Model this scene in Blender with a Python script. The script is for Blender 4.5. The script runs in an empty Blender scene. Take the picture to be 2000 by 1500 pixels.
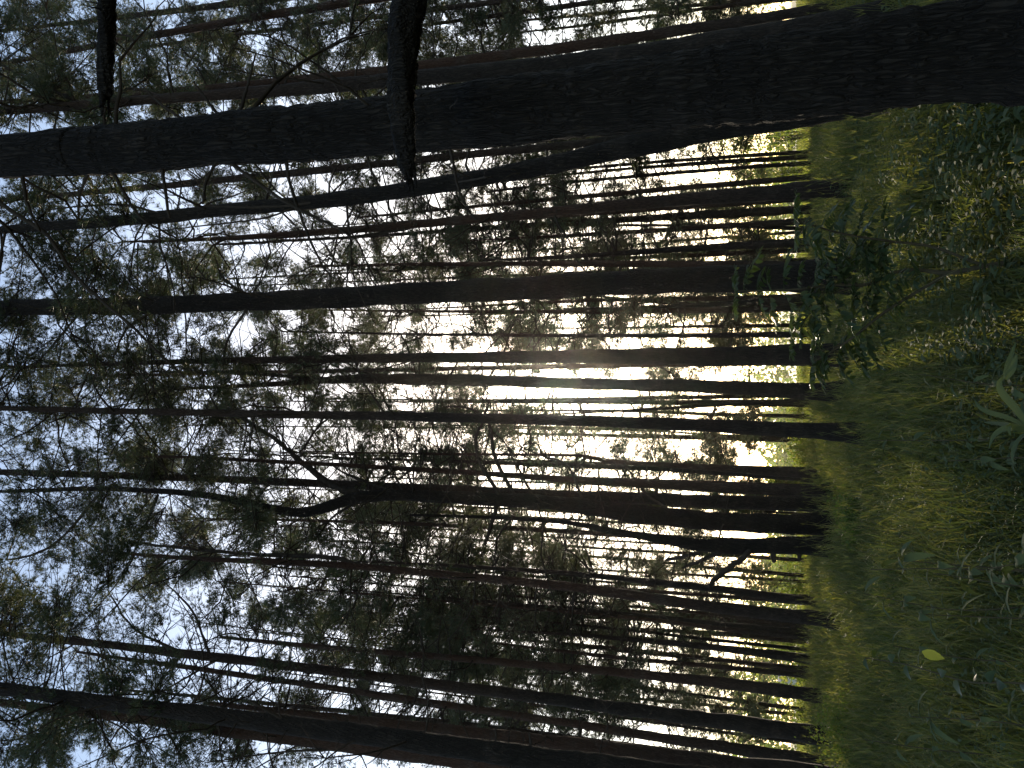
import bpy, math, random
import numpy as np
from mathutils import Vector, Matrix

rng = np.random.default_rng(7)
random.seed(7)
scene = bpy.context.scene
COL = scene.collection

# ------------------------------------------------------------------ camera geometry
F = 1650.0                       # focal length in photo pixels (photo 2000 x 1500)
PITCH = math.atan(555.0 / F)     # the phone was held upright, tilted up a little; the picture lies on its side
CP, SP = math.cos(PITCH), math.sin(PITCH)
EYE = 1.5
FLARE_DENSITY = 0.0002  # density of the added volume that stands in for lens flare


def ray(x, y):
    a = (x - 1000.0) / F
    u = (750.0 - y) / F
    return np.array([u, CP + a * SP, SP - a * CP])


def pix(x, y, Y):
    d = ray(x, y)
    p = d * (Y / d[1])
    p[2] += EYE
    return p


def cdepth(p):
    return p[1] * CP + (p[2] - EYE) * SP


_GY = np.array([-40, 0, 3.7, 9, 15, 25, 40, 60, 120, 400, 3000.0])
_GZ = np.array([0.0, 0.02, 0.13, 0.36, 0.55, 0.66, 0.74, 0.78, 0.85, 1.0, 1.2])


def zg(X, Y):
    X = np.asarray(X, float)
    Y = np.asarray(Y, float)
    z = np.interp(Y, _GY, _GZ)
    fade = np.clip((70 - Y) / 40, 0, 1)
    return z + fade * (0.06 * np.sin(X * 0.9 + 1.3) * np.cos(Y * 0.55) + 0.04 * np.sin(X * 2.1 + Y * 1.3))


def ground_depth(x, y, lift=0.12):
    best = 40.0
    for Y in np.arange(3.0, 80.0, 0.25):
        p = pix(x, y, Y)
        if p[2] <= zg(p[0], Y) + lift:
            return float(Y)
    return best


# ------------------------------------------------------------------ mesh building
class MB:
    """collects vertices and faces and links them as ONE mesh object"""

    def __init__(self):
        self.v, self.f, self.n = [], [], 0

    def add(self, v, f):
        v = np.asarray(v, np.float32).reshape(-1, 3)
        f = np.asarray(f, np.int32)
        if len(v) == 0 or len(f) == 0:
            return
        self.v.append(v)
        self.f.append(f + self.n)
        self.n += len(v)

    def build(self, name, mat, parent=None, origin=None, smooth=True):
        if not self.v:
            return None
        v = np.concatenate(self.v)
        if origin is not None:
            v = v - np.asarray(origin, np.float32)
        me = bpy.data.meshes.new(name)
        me.vertices.add(len(v))
        me.vertices.foreach_set("co", v.ravel())
        loops = np.concatenate([f.ravel() for f in self.f])
        tot = np.concatenate([np.full(len(f), f.shape[1], np.int32) for f in self.f])
        start = np.concatenate([[0], np.cumsum(tot)[:-1]]).astype(np.int32)
        me.loops.add(len(loops))
        me.loops.foreach_set("vertex_index", loops)
        me.polygons.add(len(tot))
        me.polygons.foreach_set("loop_start", start)
        me.polygons.foreach_set("loop_total", tot)
        if smooth:
            me.polygons.foreach_set("use_smooth", np.ones(len(tot), bool))
        me.update(calc_edges=True)
        me.materials.append(mat)
        o = bpy.data.objects.new(name, me)
        COL.objects.link(o)
        if parent is not None:
            o.parent = parent
        return o


def norm(a):
    return a / np.maximum(np.linalg.norm(a, axis=-1, keepdims=True), 1e-9)


def catmull(P, n):
    """smooth resampling of a polyline (any dimension) to n points"""
    P = np.asarray(P, float)
    if len(P) < 3:
        t = np.linspace(0, 1, n)[:, None]
        return P[0] * (1 - t) + P[-1] * t
    Q = np.vstack([2 * P[0] - P[1], P, 2 * P[-1] - P[-2]])
    seg = np.linalg.norm(np.diff(P[:, :3], axis=0), axis=1)
    s = np.concatenate([[0], np.cumsum(seg)])
    tt = np.linspace(0, s[-1], n)
    out = []
    for t in tt:
        i = min(int(np.searchsorted(s, t, side='right')) - 1, len(P) - 2)
        i = max(i, 0)
        u = (t - s[i]) / max(seg[i], 1e-9)
        p0, p1, p2, p3 = Q[i], Q[i + 1], Q[i + 2], Q[i + 3]
        out.append(0.5 * (2 * p1 + (p2 - p0) * u + (2 * p0 - 5 * p1 + 4 * p2 - p3) * u * u + (3 * p1 - p0 - 3 * p2 + p3) * u ** 3))
    return np.array(out)


def tube(mb, P, R, sides=6, rough=None, cap=True):
    P = np.asarray(P, float)
    R = np.asarray(R, float)
    n = len(P)
    T = norm(np.gradient(P, axis=0))
    ref = np.array([0.0, 1.0, 0.0]) if abs(T[:, 1]).mean() < 0.8 else np.array([1.0, 0, 0])
    A = norm(np.cross(T, ref))
    B = np.cross(T, A)
    ang = np.linspace(0, 2 * np.pi, sides, endpoint=False)
    ring = np.cos(ang)[None, :, None] * A[:, None, :] + np.sin(ang)[None, :, None] * B[:, None, :]
    rr = R[:, None] * np.ones((n, sides))
    if rough is not None:
        rr = rr * rough
    V = P[:, None, :] + ring * rr[:, :, None]
    V = V.reshape(-1, 3)
    i = np.arange(n - 1)[:, None] * sides
    j = np.arange(sides)[None, :]
    k = (j + 1) % sides
    faces = np.stack([i + j, i + k, i + sides + k, i + sides + j], -1).reshape(-1, 4)
    mb.add(V, faces)
    if cap:
        top = P[-1] + T[-1] * R[-1] * 0.6
        vt = np.vstack([V[-sides:], top])
        f = np.stack([np.arange(sides), (np.arange(sides) + 1) % sides, np.full(sides, sides)], -1)
        mb.add(vt, f)


def tube_batch(mb, P, R, sides=3):
    """many thin tubes at once: P (m, n, 3), R (m, n)"""
    m, n, _ = P.shape
    T = norm(np.gradient(P, axis=1))
    A = norm(np.cross(T, np.array([0.31, 0.83, 0.46])))
    B = np.cross(T, A)
    ang = np.linspace(0, 2 * np.pi, sides, endpoint=False)
    V = P[:, :, None] + (np.cos(ang)[None, None, :, None] * A[:, :, None] + np.sin(ang)[None, None, :, None] * B[:, :, None]) * R[:, :, None, None]
    i = np.arange(n - 1)[:, None] * sides
    j = np.arange(sides)[None, :]
    k = (j + 1) % sides
    f = np.stack([i + j, i + k, i + sides + k, i + sides + j], -1).reshape(-1, 4)
    f = (np.arange(m)[:, None, None] * n * sides + f[None]).reshape(-1, 4)
    mb.add(V.reshape(-1, 3), f)


def rand_unit(n):
    return norm(rng.normal(size=(n, 3)))


def tufts(mb, P, D, length, width, k=8, spread=0.9):
    """bundles of pine needles: k narrow blades round each direction"""
    n = len(P)
    if n == 0:
        return
    Pk = np.repeat(P, k, 0)
    d = norm(np.repeat(D, k, 0) + spread * rand_unit(n * k))
    s = norm(np.cross(d, rand_unit(n * k)))
    L = length * rng.uniform(0.65, 1.2, (n * k, 1))
    W = width * rng.uniform(0.7, 1.2, (n * k, 1)) * 0.5
    V = np.stack([Pk - s * W, Pk + s * W, Pk + d * L], 1).reshape(-1, 3)
    mb.add(V, np.arange(n * k * 3).reshape(-1, 3))


LEAF_T = np.array([0.0, 0.22, 0.5, 0.78, 1.0])
LEAF_W = np.array([0.05, 0.8, 1.0, 0.62, 0.03])
LANCE_W = np.array([0.25, 0.75, 1.0, 0.7, 0.03])


def leaves(mb, P, D, N, L, W, droop=0.25, fold=0.25, prof=LEAF_W):
    """leaf blades with a folded midrib and a drooping tip; D = direction, N = upper side"""
    n = len(P)
    if n == 0:
        return
    D = norm(D)
    S = norm(np.cross(D, N))
    U = np.cross(S, D)
    L = np.broadcast_to(np.asarray(L, float).reshape(-1, 1), (n, 1))
    W = np.broadcast_to(np.asarray(W, float).reshape(-1, 1), (n, 1))
    dr = np.broadcast_to(np.asarray(droop, float).reshape(-1, 1), (n, 1))
    V = np.zeros((n, 5, 3, 3))
    for i in range(5):
        t = LEAF_T[i]
        c = P + D * L * t * (1 - 0.25 * dr * t) - np.array([0, 0, 1.0]) * L * dr * t * t
        w = W * prof[i] * 0.5
        V[:, i, 1] = c
        V[:, i, 0] = c - S * w + U * w * fold
        V[:, i, 2] = c + S * w + U * w * fold
    base = (np.arange(n) * 15)[:, None, None]
    q = []
    for i in range(4):
        for j in range(2):
            a = i * 3 + j
            q.append([a, a + 1, a + 4, a + 3])
    faces = (base + np.array(q)[None]).reshape(-1, 4)
    mb.add(V.reshape(-1, 3), faces)


# ------------------------------------------------------------------ materials
def new_mat(name):
    m = bpy.data.materials.new(name)
    m.use_nodes = True
    nt = m.node_tree
    nt.nodes.clear()
    return m, nt, nt.nodes, nt.links


def mixrgb(nt, fac, a, b):
    n = nt.nodes.new('ShaderNodeMix')
    n.data_type = 'RGBA'
    for sock, val in ((n.inputs[0], fac), (n.inputs[6], a), (n.inputs[7], b)):
        if hasattr(val, 'links') or hasattr(val, 'is_output'):
            nt.links.new(val, sock)
        elif isinstance(val, (int, float)):
            sock.default_value = val
        else:
            sock.default_value = (*val, 1)
    return n.outputs[2]


def ramp(nt, src, lo, hi):
    n = nt.nodes.new('ShaderNodeMapRange')
    n.inputs[1].default_value = lo
    n.inputs[2].default_value = hi
    nt.links.new(src, n.inputs[0])
    return n.outputs[0]


def noise(nt, vec, scale, detail=4, rough=0.6):
    n = nt.nodes.new('ShaderNodeTexNoise')
    n.inputs['Scale'].default_value = scale
    n.inputs['Detail'].default_value = detail
    n.inputs['Roughness'].default_value = rough
    nt.links.new(vec, n.inputs['Vector'])
    return n.outputs['Fac']


def bark_mat(name, low, high, split=(5.0, 9.0), scale=1.0, bump=0.6, stretch=0.16, cell=42):
    m, nt, N, L = new_mat(name)
    tc = N.new('ShaderNodeTexCoord')
    mp = N.new('ShaderNodeMapping')
    mp.inputs['Scale'].default_value = (scale, scale, scale * stretch)
    L.new(tc.outputs['Object'], mp.inputs['Vector'])
    vo = N.new('ShaderNodeTexVoronoi')
    vo.feature = 'DISTANCE_TO_EDGE'
    vo.inputs['Scale'].default_value = cell
    warp = noise(nt, mp.outputs[0], 9, 3)
    vadd = N.new('ShaderNodeVectorMath')
    vadd.operation = 'ADD'
    L.new(mp.outputs[0], vadd.inputs[0])
    vm = N.new('ShaderNodeVectorMath')
    vm.operation = 'SCALE'
    vm.inputs['Scale'].default_value = 0.22
    cmb = N.new('ShaderNodeCombineXYZ')
    L.new(warp, cmb.inputs[0]); L.new(warp, cmb.inputs[1]); L.new(warp, cmb.inputs[2])
    L.new(cmb.outputs[0], vm.inputs[0])
    L.new(vm.outputs[0], vadd.inputs[1])
    L.new(vadd.outputs[0], vo.inputs['Vector'])
    crack = ramp(nt, vo.outputs['Distance'], -0.02, 0.3)
    fine = noise(nt, mp.outputs[0], 60, 5)
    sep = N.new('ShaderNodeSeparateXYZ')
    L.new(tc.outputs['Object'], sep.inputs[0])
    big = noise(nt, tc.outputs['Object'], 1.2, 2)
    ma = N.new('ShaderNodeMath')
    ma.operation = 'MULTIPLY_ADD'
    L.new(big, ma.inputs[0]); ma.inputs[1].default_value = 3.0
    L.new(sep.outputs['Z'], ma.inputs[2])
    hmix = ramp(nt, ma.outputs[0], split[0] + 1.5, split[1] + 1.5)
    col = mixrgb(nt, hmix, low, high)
    dark = mixrgb(nt, fine, tuple(c * 0.55 for c in low), tuple(c * 1.5 for c in low))
    col2 = mixrgb(nt, 0.45, col, dark)
    patch = ramp(nt, noise(nt, tc.outputs['Object'], 2.6, 5, 0.7), 0.5, 0.72)
    col2 = mixrgb(nt, patch, col2, tuple(c * 2.1 for c in low))
    fur = mixrgb(nt, crack, (0.35, 0.33, 0.32), (1, 1, 1))
    mul = N.new('ShaderNodeMix'); mul.data_type = 'RGBA'; mul.blend_type = 'MULTIPLY'; mul.inputs[0].default_value = 0.85
    L.new(col2, mul.inputs[6]); L.new(fur, mul.inputs[7])
    hsum = N.new('ShaderNodeMath'); hsum.operation = 'MULTIPLY_ADD'
    L.new(fine, hsum.inputs[0]); hsum.inputs[1].default_value = 0.5; L.new(crack, hsum.inputs[2])
    bp = N.new('ShaderNodeBump')
    bp.inputs['Strength'].default_value = bump
    bp.inputs['Distance'].default_value = 0.03
    L.new(hsum.outputs[0], bp.inputs['Height'])
    bs = N.new('ShaderNodeBsdfPrincipled')
    bs.inputs['Roughness'].default_value = 0.9
    bs.inputs['Specular IOR Level'].default_value = 0.15
    L.new(mul.outputs[2], bs.inputs['Base Color'])
    L.new(bp.outputs[0], bs.inputs['Normal'])
    out = N.new('ShaderNodeOutputMaterial')
    L.new(bs.outputs[0], out.inputs[0])
    return m


def leaf_mat(name, a, b, c, trans=0.4, rough=0.5, scale=0.6, spec=0.35, tcol=None):
    """leaves and needles: colour drifts from clump to clump and leaf to leaf; light passes through"""
    m, nt, N, L = new_mat(name)
    geo = N.new('ShaderNodeNewGeometry')
    n1 = noise(nt, geo.outputs['Position'], scale, 2)
    f1 = ramp(nt, n1, 0.35, 0.65)
    col = mixrgb(nt, f1, a, b)
    col = mixrgb(nt, ramp(nt, geo.outputs['Random Per Island'], 0.55, 1.0), col, c)
    bs = N.new('ShaderNodeBsdfPrincipled')
    bs.inputs['Roughness'].default_value = rough
    bs.inputs['Specular IOR Level'].default_value = spec
    L.new(col, bs.inputs['Base Color'])
    tr = N.new('ShaderNodeBsdfTranslucent')
    hs = N.new('ShaderNodeMix'); hs.data_type = 'RGBA'; hs.blend_type = 'MULTIPLY'; hs.inputs[0].default_value = 1
    L.new(col, hs.inputs[6])
    hs.inputs[7].default_value = (*(tcol or (1.35, 1.4, 0.65)), 1)
    L.new(hs.outputs[2], tr.inputs[0])
    mx = N.new('ShaderNodeMixShader')
    mx.inputs[0].default_value = trans
    L.new(bs.outputs[0], mx.inputs[1]); L.new(tr.outputs[0], mx.inputs[2])
    out = N.new('ShaderNodeOutputMaterial')
    L.new(mx.outputs[0], out.inputs[0])
    return m


def plain_mat(name, a, b, scale=8, rough=0.85, bump=0.3):
    m, nt, N, L = new_mat(name)
    tc = N.new('ShaderNodeTexCoord')
    f = noise(nt, tc.outputs['Object'], scale, 6)
    col = mixrgb(nt, ramp(nt, f, 0.3, 0.7), a, b)
    bs = N.new('ShaderNodeBsdfPrincipled')
    bs.inputs['Roughness'].default_value = rough
    bs.inputs['Specular IOR Level'].default_value = 0.0
    L.new(col, bs.inputs['Base Color'])
    bp = N.new('ShaderNodeBump'); bp.inputs['Strength'].default_value = bump
    L.new(f, bp.inputs['Height']); L.new(bp.outputs[0], bs.inputs['Normal'])
    out = N.new('ShaderNodeOutputMaterial')
    L.new(bs.outputs[0], out.inputs[0])
    return m


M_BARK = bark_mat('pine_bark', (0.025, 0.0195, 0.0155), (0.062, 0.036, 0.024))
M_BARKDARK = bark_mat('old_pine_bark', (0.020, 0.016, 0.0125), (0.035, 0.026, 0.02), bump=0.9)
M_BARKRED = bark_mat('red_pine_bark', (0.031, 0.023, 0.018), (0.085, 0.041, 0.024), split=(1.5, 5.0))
M_DEAD = plain_mat('dead_wood', (0.03, 0.024, 0.019), (0.055, 0.045, 0.037), 14)
M_NEEDLE = leaf_mat('pine_needles', (0.034, 0.058, 0.036), (0.052, 0.058, 0.03), (0.085, 0.068, 0.032), trans=0.35, scale=0.35)
M_LEAF = leaf_mat('herb_leaves', (0.062, 0.082, 0.04), (0.078, 0.092, 0.04), (0.10, 0.112, 0.06), trans=0.2, rough=0.85, scale=1.5, spec=0.06)
M_ROWAN = leaf_mat('rowan_leaves', (0.035, 0.058, 0.025), (0.05, 0.07, 0.03), (0.065, 0.08, 0.03), trans=0.4, rough=0.45, scale=2.0)
M_BUSH = leaf_mat('shrub_leaves', (0.085, 0.13, 0.028), (0.13, 0.16, 0.034), (0.19, 0.18, 0.045), trans=0.58, scale=0.8)
M_YELLOW = leaf_mat('yellow_leaf', (0.17, 0.18, 0.03), (0.15, 0.17, 0.03), (0.18, 0.19, 0.04), trans=0.5, scale=2)
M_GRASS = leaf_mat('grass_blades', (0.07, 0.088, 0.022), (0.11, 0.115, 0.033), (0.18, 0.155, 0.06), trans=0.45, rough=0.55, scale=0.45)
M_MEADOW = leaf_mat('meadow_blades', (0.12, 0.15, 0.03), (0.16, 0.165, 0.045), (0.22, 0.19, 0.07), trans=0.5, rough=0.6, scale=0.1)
M_STEM = plain_mat('green_brown_stem', (0.05, 0.045, 0.03), (0.08, 0.065, 0.04), 20)
M_SOIL = plain_mat('mossy_soil', (0.025, 0.032, 0.012), (0.055, 0.05, 0.026), 3)
M_HILL = plain_mat('far_wooded_hill', (0.06, 0.09, 0.07), (0.08, 0.11, 0.09), 0.02)
M_WALL = plain_mat('pale_render', (0.72, 0.72, 0.70), (0.8, 0.8, 0.78), 2)
M_ROOF = plain_mat('grey_roof', (0.2, 0.2, 0.22), (0.28, 0.28, 0.3), 2)
M_GLASS = plain_mat('dark_window', (0.03, 0.035, 0.04), (0.05, 0.055, 0.06), 2, 0.2, 0)


def thing(name, label, cat, loc, group=None):
    o = bpy.data.objects.new(name, None)
    o.empty_display_size = 0.3
    o.location = loc
    COL.objects.link(o)
    o['label'] = label
    o['category'] = cat
    if group:
        o['group'] = group
    return o


# ------------------------------------------------------------------ the measured trees
# each: label, bark, depth (None = where its foot meets the ground), [(x, y, width) from foot to top in photo pixels]
TREES = {}


def T(key, label, pts, d=None, bark='n', cat='pine tree'):
    TREES[key] = dict(label=label, pts=pts, d=d, bark=bark, cat=cat)


T('big', 'massive dark furrowed pine, by far the thickest trunk in the wood',
  [(2080, 82, 226), (2000, 90, 208), (1850, 107, 188), (1700, 128, 172), (1550, 149, 158), (1400, 167, 148), (1200, 191, 141), (1100, 205, 126), (1000, 217, 125), (800, 238, 115), (600, 262, 105), (450, 272, 99), (300, 285, 96), (150, 296, 86), (0, 305, 81)], 3.7, 'd')
T('bowed', 'thick bowed pine emerging from behind the massive trunk on its open side, leaning away',
  [(1720, 190, 62), (1500, 231, 53), (1365, 255, 48), (1300, 270, 45), (1200, 293, 41), (1100, 317, 36), (950, 346, 32), (815, 367, 31), (700, 384, 30), (600, 396, 27), (400, 414, 24), (300, 425, 24), (0, 450, 15)], 8.5, 'd')
T('behind', 'pine right behind the massive trunk, showing along its upper edge',
  [(1710, 40, 62), (1600, 55, 56), (1400, 86, 46), (1250, 104, 42), (1100, 127, 36), (800, 158, 28), (600, 170, 27), (390, 186, 18), (210, 201, 18), (0, 218, 15)], 9.5)
T('twin', 'slim straight pine running beside the pine behind the massive trunk',
  [(1690, 4, 22), (1550, 24, 19), (1400, 47, 20), (1100, 95, 21), (815, 130, 18), (600, 152, 14), (300, 180, 11), (0, 200, 8)], 15.0, 'r')
T('gapslim', 'slender pine in the narrow gap between the massive trunk and the bowed pine',
  [(1640, 235, 18), (1300, 262, 16), (1040, 290, 15), (830, 312, 14), (600, 338, 14), (300, 361, 12), (0, 393, 8)], 20.0)
T('reach', 'leaning reddish pine crossing the bright sky just below the bowed pine',
  [(1665, 366, 35), (1580, 372, 34), (1400, 382, 27), (1250, 395, 22), (1100, 412, 18), (1000, 423, 18), (800, 442, 16), (550, 456, 13), (400, 466, 7), (240, 474, 4)], None, 'r')
T('reachshade', 'dark pine close beside the foot of the leaning reddish pine',
  [(1592, 408, 17), (1400, 420, 17), (1250, 426, 13), (1100, 434, 12), (900, 452, 9), (700, 462, 5)])
T('reachthin', 'thin pine rising along the upper side of the leaning reddish pine',
  [(1600, 345, 12), (1400, 360, 11), (1250, 375, 10), (1100, 388, 9), (900, 405, 6), (700, 425, 4)], None, 'r')
T('trioa', 'uppermost of three thin parallel pines in the bright gap under the bowed pine',
  [(1590, 296, 8), (1400, 308, 8), (1200, 322, 6), (1050, 338, 5), (900, 350, 3)])
T('triob', 'middle one of three thin parallel pines in the bright gap under the bowed pine',
  [(1590, 306, 10), (1400, 317, 9), (1200, 332, 6), (1000, 352, 4)])
T('trioc', 'lowest of three thin parallel pines in the bright gap under the bowed pine',
  [(1592, 318, 9), (1400, 331, 8), (1100, 357, 6), (950, 375, 4)])
T('needle', 'thin straight reddish pine grazing the upper edge of the stout upright pine',
  [(1610, 519, 16), (1400, 516, 15), (1100, 516, 12), (1000, 515, 9), (800, 516, 8), (610, 520, 4)], 26.0, 'r')
T('stout', 'stout upright pine behind the rowan sapling, second thickest clear trunk',
  [(1700, 535, 70), (1580, 537, 62), (1400, 549, 51), (1100, 557, 48), (800, 571, 43), (600, 586, 38), (300, 598, 33), (0, 601, 31)], None, 'd')
T('rowanback', 'slim pine rising behind the tip of the rowan sapling',
  [(1602, 472, 18), (1400, 482, 14), (1100, 502, 8), (950, 508, 5)])
T('rowanthin', 'very thin far pine next to the slim pine behind the rowan sapling',
  [(1590, 447, 9), (1400, 441, 7), (1200, 440, 5), (1000, 442, 3)])
T('lita', 'thin pine with a low side stem just below the stout upright pine',
  [(1597, 602, 13), (1400, 605, 12), (1100, 609, 9), (800, 608, 5), (640, 605, 3)], None, 'r')
T('litb', 'short thin pine squeezed between the stout pine and its thin neighbour',
  [(1596, 583, 14), (1400, 594, 9), (1250, 600, 6), (1100, 603, 3)])
T('wire', 'wire-thin straight pine against the white sky above the green-footed pair',
  [(1622, 652, 13), (1400, 655, 10), (1100, 656, 7), (800, 651, 5), (550, 648, 3)])
T('wirefar', 'far thread-like pine beside the wire-thin straight pine',
  [(1592, 635, 8), (1400, 637, 7), (1200, 640, 4), (1000, 642, 3)])
T('sunup', 'straight dark pine on the upper side of the sun glow, rowan leaves at its foot',
  [(1672, 692, 48), (1600, 695, 43), (1400, 695, 38), (1100, 696, 26), (800, 700, 18), (400, 704, 12), (200, 712, 8), (0, 718, 5)])
T('sunupback', 'slim pine half hidden along the straight dark pine above the sun glow',
  [(1608, 706, 12), (1400, 711, 10), (1100, 715, 10), (800, 720, 9), (500, 730, 8), (200, 733, 5)], 27.0, 'r')
T('sun', 'swaying pine that cuts the upper rim of the sun glow',
  [(1658, 764, 41), (1580, 764, 32), (1400, 756, 26), (1100, 748, 22), (800, 740, 22), (650, 742, 15), (500, 752, 9), (300, 762, 5)])
T('sunthin', 'thin slanting pine below the sun, meeting the straight pine halfway up',
  [(1597, 780, 10), (1400, 791, 7), (1250, 800, 6), (1100, 808, 4)])
T('suncross', 'thin straight pine passing right across the middle of the sun glow',
  [(1592, 770, 11), (1400, 775, 9), (1100, 780, 7), (950, 781, 5), (800, 783, 3)])
T('sundown', 'tall straight pine just under the sun glow with pale bark flakes at its foot',
  [(1698, 849, 40), (1580, 840, 30), (1400, 831, 25), (1100, 821, 21), (800, 815, 19), (600, 810, 15), (300, 803, 12), (0, 798, 10)])
T('sundownback', 'slim pine tucked under the tall straight pine by the sun, leafy bush at its foot',
  [(1580, 858, 14), (1400, 856, 11), (1200, 850, 8), (1000, 846, 5), (900, 845, 3)])
T('kink', 'thin reddish pine with a kink halfway up its stem, above the forked pine',
  [(1622, 930, 20), (1500, 920, 17), (1400, 914, 13), (1220, 903, 9), (1150, 893, 8), (1100, 889, 6), (800, 886, 5), (600, 882, 3)], None, 'r')
T('kinkback', 'thin pine close under the kinked one',
  [(1605, 938, 12), (1400, 924, 10), (1100, 905, 6), (800, 900, 5), (650, 896, 3)])
T('slope', 'slanting pine between the kinked thin pine and the forked pine pair',
  [(1642, 958, 27), (1550, 957, 20), (1400, 951, 19), (1100, 937, 13), (800, 914, 9), (400, 896, 7), (250, 890, 4)], None, 'r')
T('pair', 'straight pine pressed against the forked pine along its upper side',
  [(1650, 986, 34), (1400, 982, 26), (1100, 965, 20), (800, 951, 18), (600, 945, 16), (300, 931, 13), (0, 922, 12)], 18.6)
T('fork', 'forked pine with long bare crooked limbs and a bend below its fork',
  [(1658, 1022, 50), (1550, 1022, 40), (1400, 1019, 36), (1250, 1004, 36), (1100, 984, 28), (980, 977, 27), (800, 968, 22), (700, 972, 22), (640, 990, 21), (600, 999, 20), (550, 997, 17), (400, 967, 13), (270, 957, 10), (150, 955, 9), (0, 960, 6)], 17.0, 'd')
T('stubs', 'gnarled pine with broken stubs and two thick slanting dead limbs low on its stem',
  [(1662, 1070, 44), (1550, 1066, 34), (1400, 1067, 28), (1300, 1054, 18), (1200, 1038, 13), (1100, 1020, 9), (950, 1010, 7), (800, 1006, 4)], 16.6, 'd')
T('stubsback', 'thin reddish pine running just below the forked pine',
  [(1600, 1078, 11), (1400, 1058, 10), (1100, 1036, 9), (800, 1025, 8), (580, 1017, 5), (400, 1012, 3)], 27.0, 'r')
T('split', 'reddish pine splitting into two slim tops, midway between the gnarled pine and the bottom edge',
  [(1648, 1215, 33), (1580, 1206, 27), (1400, 1186, 22), (1100, 1145, 17), (800, 1116, 14), (640, 1102, 13), (400, 1092, 9), (200, 1078, 5)], None, 'r')
T('splitup', 'slim dark pine just above the foot of the split-topped reddish pine',
  [(1612, 1178, 19), (1550, 1170, 16), (1400, 1155, 14), (1100, 1116, 10), (830, 1102, 6), (700, 1098, 3)])
T('under', 'thin red-barked pine deep in the darkest foliage under the split-topped pine',
  [(1592, 1225, 12), (1400, 1205, 10), (1100, 1188, 8), (850, 1184, 6), (700, 1182, 4)], None, 'r')
T('bushstem', 'pine with leaves at its foot among the lit bushes, below the split-topped pine',
  [(1600, 1290, 21), (1400, 1266, 13), (1200, 1245, 9), (1050, 1236, 5), (900, 1228, 3)])
T('busha', 'far thin pine standing just under the pine with leaves at its foot',
  [(1592, 1312, 12), (1400, 1288, 8), (1250, 1270, 5), (1100, 1255, 3)], None, 'r')
T('bushb', 'far thin pine next to the foot of the split-topped pine on its lower side',
  [(1592, 1230, 10), (1400, 1213, 9), (1200, 1208, 6), (1050, 1203, 3)])
T('bushc', 'far thin pine between the split-topped pine and the pine with leaves at its foot',
  [(1592, 1256, 10), (1400, 1237, 9), (1200, 1228, 6), (1050, 1222, 3)], None, 'r')
T('sway', 'reddish pine with a wavy stem, second of the stronger trunks from the bottom edge upwards',
  [(1618, 1363, 28), (1580, 1355, 26), (1400, 1330, 21), (1190, 1313, 16), (1010, 1297, 14), (800, 1278, 12), (640, 1262, 9), (430, 1245, 5)], None, 'r')
T('strong', 'strong straight pine with long thin branches, the whole stem visible near the bottom edge',
  [(1648, 1441, 38), (1580, 1433, 36), (1400, 1408, 29), (1100, 1369, 23), (800, 1330, 19), (600, 1302, 19), (300, 1272, 16), (0, 1236, 11)])
T('edgea', 'slim pine just below the strong straight pine at the bottom edge',
  [(1642, 1495, 30), (1400, 1460, 22), (1100, 1408, 14), (800, 1368, 12), (600, 1333, 12), (400, 1312, 10), (150, 1272, 5)], 19.0, 'r')
T('edgeb', 'thin pine between the slim pine and the thick grey pine at the bottom edge',
  [(1600, 1512, 18), (1500, 1495, 16), (1100, 1437, 11), (800, 1405, 11), (400, 1364, 7), (250, 1346, 4)], 24.0)
T('edgered', 'reddish pine leaning out of the bottom edge, tight above the thick grey pine',
  [(1660, 1525, 44), (1400, 1485, 32), (1100, 1450, 26), (800, 1424, 20), (580, 1390, 12), (400, 1372, 7)], 14.0, 'r')
T('edgegrey', 'thick grey-barked pine slanting out through the bottom edge',
  [(1700, 1580, 66), (1500, 1545, 54), (1100, 1488, 46), (800, 1450, 38), (600, 1418, 38), (300, 1384, 28), (0, 1346, 24)], 10.0, 'd')
T('edgelow', 'lowest pine of all, its upper stem slipping out below the thick grey pine',
  [(1700, 1600, 50), (1100, 1508, 36), (1000, 1494, 33), (600, 1452, 29), (300, 1410, 20), (0, 1369, 14)], 13.0, 'r')
T('topa', 'pine crossing the upper corner above the pine behind the massive trunk',
  [(1690, -150, 34), (1000, -45, 18), (700, 2, 17), (600, 20, 16), (400, 48, 14), (200, 88, 12), (0, 125, 8)], 17.0, 'r')
T('topb', 'slim pine cutting the very corner of the photo near the shorter broken limb',
  [(1660, -165, 28), (700, -25, 16), (500, 2, 14), (225, 35, 10), (50, 55, 6)], 20.0)
T('topc', 'thin far pine behind the longer broken limb near the top edge',
  [(1620, -70, 16), (1100, -10, 12), (830, 18, 10), (670, 42, 8), (400, 78, 7), (250, 95, 4)], 27.0)
T('topd', 'thin dark pine leaving through the top edge beside the longer broken limb',
  [(1620, -60, 16), (1250, -8, 12), (1050, 20, 10), (900, 38, 8), (750, 60, 5)], 28.0)
T('tope', 'sunlit orange thin pine at the top edge, the upper of two',
  [(1610, -16, 11), (1400, 6, 8), (1100, 33, 6), (950, 46, 3)], 34.0, 'r')
T('topf', 'sunlit orange thin pine at the top edge, the lower of two',
  [(1610, -10, 11), (1400, 14, 8), (1160, 47, 6), (1000, 65, 3)], 32.0, 'r')

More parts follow.
